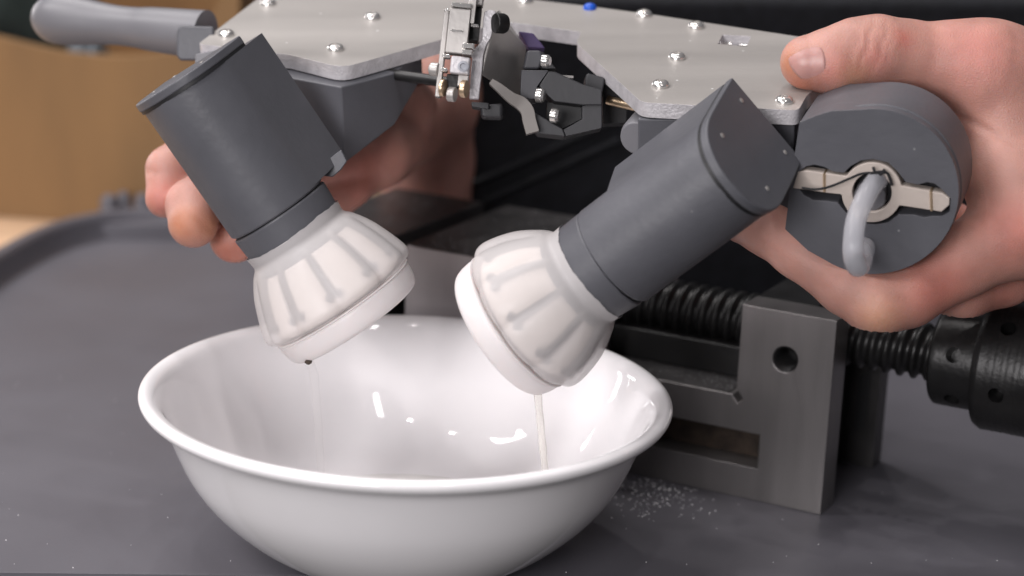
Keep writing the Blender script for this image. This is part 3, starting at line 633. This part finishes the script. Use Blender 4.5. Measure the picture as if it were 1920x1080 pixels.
def surface(f, lo, hi, h):
    lo = np.asarray(lo, float); n = np.ceil((np.asarray(hi)-lo)/h).astype(int)+1
    X = np.stack(np.meshgrid(*[lo[i]+h*np.arange(n[i]) for i in range(3)], indexing='ij'), -1)
    D = np.concatenate([f(c) for c in np.array_split(X.reshape(-1, 3), 24)]).reshape(n)
    sg = D < 0; cnt = np.zeros(n-1); acc = np.zeros(tuple(n-1)+(3,))
    cr = []
    for ax_ in range(3):
        s0 = [slice(None)]*3; s1 = [slice(None)]*3; s0[ax_] = slice(0, -1); s1[ax_] = slice(1, None)
        A, B_ = D[tuple(s0)], D[tuple(s1)]; c = (A < 0) != (B_ < 0); ii = np.argwhere(c); t_ = (A[c]/(A[c]-B_[c]))
        pt = X[tuple(ii.T)].copy(); pt[:, ax_] += t_*h; o1, o2 = [(1, 2), (2, 0), (0, 1)][ax_]; cr.append((ii, A[c] < 0, o1, o2))
        for d1 in (0, -1):
            for d2 in (0, -1):
                jj = ii.copy(); jj[:, o1] += d1; jj[:, o2] += d2
                ok = np.all((jj >= 0) & (jj < n-1), axis=1)
                np.add.at(cnt, tuple(jj[ok].T), 1); np.add.at(acc, tuple(jj[ok].T), pt[ok])
    idx = -np.ones(n-1, int); act = np.argwhere(cnt > 0); idx[tuple(act.T)] = np.arange(len(act))
    V = acc[tuple(act.T)]/cnt[tuple(act.T)][:, None]; F = []
    for ii, neg, o1, o2 in cr:
        q_ = []
        for d1, d2 in ((0, 0), (-1, 0), (-1, -1), (0, -1)):
            jj = ii.copy(); jj[:, o1] += d1; jj[:, o2] += d2
            ok = np.all((jj >= 0) & (jj < n-1), axis=1); k_ = np.full(len(jj), -1); k_[ok] = idx[tuple(jj[ok].T)]; q_.append(k_)
        q_ = np.stack(q_, 1); good = (q_ >= 0).all(1); q_ = q_[good]; ng = neg[good]
        q_[~ng] = q_[~ng][:, ::-1]; F.append(q_)
    F = np.concatenate(F)
    for _ in range(3): V = V-f(V)[:, None]*grad(f, V)*.9
    return V, F
def trace(f, px, py, d0=50., steps=60):
    q_ = ray(px, py); L_ = np.linalg.norm(q_); q_ = q_/L_; t_ = d0
    for _ in range(steps):
        s_ = float(f((CAM+q_*t_)[None])[0]); t_ += s_*.9
        if s_ < 1e-3: return CAM+q_*t_
        if t_ > 120: break
    return None
def hand(name, label, f, lo, hi, h, spots, grooves, origin):
    V, F = surface(f, lo, hi, h)
    nv = grad(f, V)
    for (c, dr, wd, dp, ext) in grooves:       # creases: thin planes cut into the skin near a point
        q_ = V-c; s_ = q_@nrm(dr); rad = np.linalg.norm(q_, axis=1)
        wob = .04*np.sin(V@np.array([5., 3., 7.]))
        V = V-nv*(dp*np.exp(-((s_+wob)/wd)**2)*np.exp(-(rad/ext)**2))[:, None]
    tone = np.ones((len(V), 4))
    for (c, r_, colr) in spots:
        w_ = np.exp(-((np.linalg.norm(V-c, axis=1)/r_)**2))[:, None]
        tone[:, :3] = tone[:, :3]*(1-w_)+tone[:, :3]*np.array(colr)*w_
    me = bpy.data.meshes.new(name); me.from_pydata(((V-origin)*S).tolist(), [], F.tolist())
    ca_ = me.color_attributes.new('tone', 'FLOAT_COLOR', 'POINT'); ca_.data.foreach_set('color', tone.ravel())
    me.materials.append(SKIN); me.polygons.foreach_set('use_smooth', [True]*len(me.polygons)); me.update()
    o = bpy.data.objects.new(name, me); COL.objects.link(o); o.location = Vector(origin)*S
    return tag(o, label, 'hand')
def nail(f, pxs, par, name='nail', lift=.025):
    """nail plate: corner pixels a-b (root) and d-c (free edge), laid on the finger and lifted off it"""
    a, b, c, d = [np.array(q, float) for q in pxs]; n1, n2 = 16, 14; vs = []
    for i in range(n1):
        for j in range(n2):
            s_, t_ = i/(n1-1), j/(n2-1)
            x_, y_ = 2*s_-1, 2*t_-1; k_ = .8
            s2, t2 = .5+.5*x_*math.sqrt(1-k_*y_*y_/2), .5+.5*y_*math.sqrt(1-k_*x_*x_/2)
            q_ = (a*(1-s2)+b*s2)*(1-t2)+(d*(1-s2)+c*s2)*t2
            p = trace(f, *q_)
            if p is None: p = vs[-1]
            g = grad(f, p[None])[0]; edge = min(s_, 1-s_, 1.0)*2
            vs.append(p+g*(lift*(min(1, 4*min(s_, 1-s_, t_+.1))*1.0)-.01))
    fs = [(i*n2+j, i*n2+j+1, (i+1)*n2+j+1, (i+1)*n2+j) for i in range(n1-1) for j in range(n2-1)]
    o = MB().add(vs, fs).build(name, NAIL, par, smooth=80)
    sd = o.modifiers.new('thick', 'SOLIDIFY'); sd.thickness = .03*S; sd.offset = -1
    return o
H = lambda x, y, d, r: (P(x, y, d), r)
# right-hand side of the picture
palmR = [[H(1840, 130, 63.2, 1.35), H(1990, 190, 64.5, 2.1), H(2200, 260, 66, 2.4)],
         [H(1868, 210, 63.4, 1.15), H(1905, 330, 63.2, 1.45), H(1930, 430, 63.0, 1.35)],
         [H(2010, 200, 65.5, 2.0), H(1980, 420, 65.5, 1.8)]]
thumb = [H(1514, 117, 62.6, .80), H(1562, 114, 62.6, .95), H(1606, 100, 62.7, 1.0), H(1645, 96, 62.8, 1.03), H(1700, 102, 63.0, .99), H(1770, 114, 63.2, 1.12), H(1850, 130, 63.4, 1.4)]
index = [H(1925, 425, 62.6, 1.3), H(1800, 490, 62.6, 1.07), H(1700, 548, 62.3, 1.01), H(1648, 566, 62.2, .99), H(1590, 532, 62.4, .91), H(1500, 468, 62.9, .84), H(1440, 428, 63.2, .80), H(1395, 415, 63.6, .68)]
middle = [H(1975, 440, 65.2, 1.2), H(1880, 510, 64.6, 1.02), H(1800, 540, 64.0, .95), H(1690, 500, 64.4, .85), H(1560, 400, 65.4, .78)]
ring_ = [H(2000, 430, 67.0, 1.1), H(1900, 480, 66.6, .95), H(1810, 490, 66.2, .85), H(1700, 430, 66.6, .72)]
little = [H(2010, 400, 68.5, .95), H(1920, 440, 68.2, .8), H(1830, 440, 68., .7), H(1740, 390, 68.2, .6)]
fR = make_sdf(palmR, [thumb, index, middle, ring_, little])
hl, hh = P(1350, 660, 58.5), P(2130, -20, 70)
lo = np.minimum(hl, hh)-[.3, 1.5, .2]; hi = np.maximum(hl, hh)+[.2, 1.5, .5]
def surfpt(f, x, y):
    p = trace(f, x, y); return p if p is not None else P(x, y, 62)
gr = []
for x, dp, wd in ((1606, .03, .05), (1628, .048, .045), (1657, .045, .05), (1670, .03, .04), (1596, .02, .04)):
    gr.append((surfpt(fR, x, 80), P(x+40, 84+8, 62.7)-P(x, 80, 62.7), wd, dp, .75))
for x, y in ((1618, 545), (1640, 565)): gr.append((surfpt(fR, x, y), P(x+40, y+12, 61)-P(x, y, 61), .06, .02, .5))
gr.append((surfpt(fR, 1835, 235), P(1860, 205, 62)-P(1835, 245, 62), .12, .07, 1.0))
RED = (1.02, .74, .72); PINK = (1.05, .86, .88); ORG = (1.04, .86, .62); YEL = (1.02, 1.05, .88)
spR = [(surfpt(fR, 1695, 72), .32, RED), (surfpt(fR, 1830, 95), 1.2, PINK), (surfpt(fR, 1560, 130), .6, PINK), (surfpt(fR, 1476, 118), .42, ORG), (surfpt(fR, 1500, 160), .5, (1.0, .74, .6)), (surfpt(fR, 1600, 142), .5, YEL),
       (surfpt(fR, 1650, 600), .7, YEL), (surfpt(fR, 1760, 540), 1.1, RED), (surfpt(fR, 1905, 430), 1.0, RED), (surfpt(fR, 1640, 110), .5, PINK), (surfpt(fR, 1880, 560), 1.0, (1., .82, .8))]
hr_ = hand('hand', 'hand gripping the round housing with its thumb on the plate', fR, lo, hi, .095, spR, gr, P(1900, 300, 63))
nail(fR, [(1541, 74), (1553, 140), (1506, 160), (1466, 100)], hr_)
# left-hand side of the picture
palmL = [[H(690, 285, 71.5, 1.4), H(652, 320, 71.5, 1.1)], [H(715, 270, 73., 1.4), H(800, 190, 81, 1.75), H(812, 60, 83, 1.75)], [H(806, 180, 81.5, 1.72), H(802, 300, 84.5, 1.72), H(796, 460, 86.5, 1.8)]]
fgA = [H(640, 230, 70.8, .9), H(480, 260, 69.8, .85), H(360, 290, 69.0, .8), H(318, 318, 68.4, .72), H(309, 372, 68.0, .62)]
fgB = [H(650, 300, 70.4, .95), H(500, 340, 69.0, .9), H(400, 360, 68.0, .85), H(362, 385, 67.2, .82), H(362, 418, 66.6, .78)]
fgC = [H(645, 340, 70.6, .95), H(540, 400, 69.4, .9), H(470, 425, 68.6, .85), H(440, 446, 68.0, .80)]
fgD = [H(640, 350, 71.2, .85), H(580, 410, 70.4, .8), H(520, 440, 69.8, .72), H(490, 440, 69.2, .62)]
thL = [H(760, 200, 73.5, 1.1), H(690, 120, 71.8, .9), H(620, 100, 71.2, .75)]
fL = make_sdf(palmL, [fgA, fgB, fgC, fgD, thL], .5)
hl, hh = P(250, 540, 64.5), P(930, 40, 89)
lo = np.minimum(hl, hh)-[.5, 1, 3.4]; hi = np.maximum(hl, hh)+[.5, 1, .2]
spL = [(surfpt(fL, 300, 370), .7, RED), (surfpt(fL, 340, 420), .6, ORG), (surfpt(fL, 430, 480), .9, (.95, .7, .62)), (surfpt(fL, 670, 330), 1.2, (1., .72, .68)), (surfpt(fL, 400, 430), .5, ORG)]
grL = [(surfpt(fL, 285, 322), P(285, 340, 68)-P(288, 300, 68), .12, .05, .5), (surfpt(fL, 350, 395), P(375, 380, 67)-P(350, 410, 67), .06, .045, .5), (surfpt(fL, 385, 425), P(405, 405, 67)-P(380, 435, 67), .06, .03, .4)]
hl_ = hand('hand', 'hand behind the left cup with curled fingertips showing', fL, lo, hi, .12, spL, grL, P(690, 300, 71))

# ------------------------------------------------------------------ dust
ds = MB()
def fleck(p, r):
    q_ = [p+r*np.array(c)*RNG.uniform(.6, 1.4) for c in ((1, 0, 0), (-.5, .8, 0), (-.5, -.8, 0), (0, 0, 1.1))]
    ds.add(q_, [(0, 1, 3), (1, 2, 3), (2, 0, 3), (0, 2, 1)])
for _ in range(260):                                 # jaw tops
    a_, b_ = RNG.uniform(9, 15.6), RNG.uniform(.05, 7.2)
    if RNG.random() < .35: a_, b_ = RNG.uniform(11, 15.6), abs(RNG.normal(0, .8))+.05
    fleck(va+e1*a_+e2*b_+ZU*(HT+.036), RNG.uniform(.010, .024))
for _ in range(60): fleck(va+e1*RNG.uniform(17, 20.4)+e2*RNG.uniform(.1, 6.5)+ZU*(HT+.001), RNG.uniform(.01, .025))
for _ in range(130): fleck(va+e1*(3.5+abs(RNG.normal(0, 2.2)))+e2*RNG.uniform(.3, 1.65)+ZU*(BT+.031), RNG.uniform(.009, .02))
for _ in range(320):                                 # spill in front of the vise
    c = G(1215+RNG.normal(0, 55), 925+RNG.normal(0, 22))
    if (c-va)@e2 < -.05: fleck(c, RNG.uniform(.014, .038))
for _ in range(130):
    c = G(RNG.uniform(0, 1920), RNG.uniform(620, 1075))
    if (c-va)@e2 < -.1 or (c-va)@e1 < -1: fleck(c, RNG.uniform(.010, .028))
for _ in range(60): q_ = PL(RNG.uniform(560, 1450), RNG.uniform(20, 180)); 
d_ = ds.build('dust', DUST); d_['kind'] = 'stuff'; d_['label'] = 'pale dust and filings scattered over vise and mat'
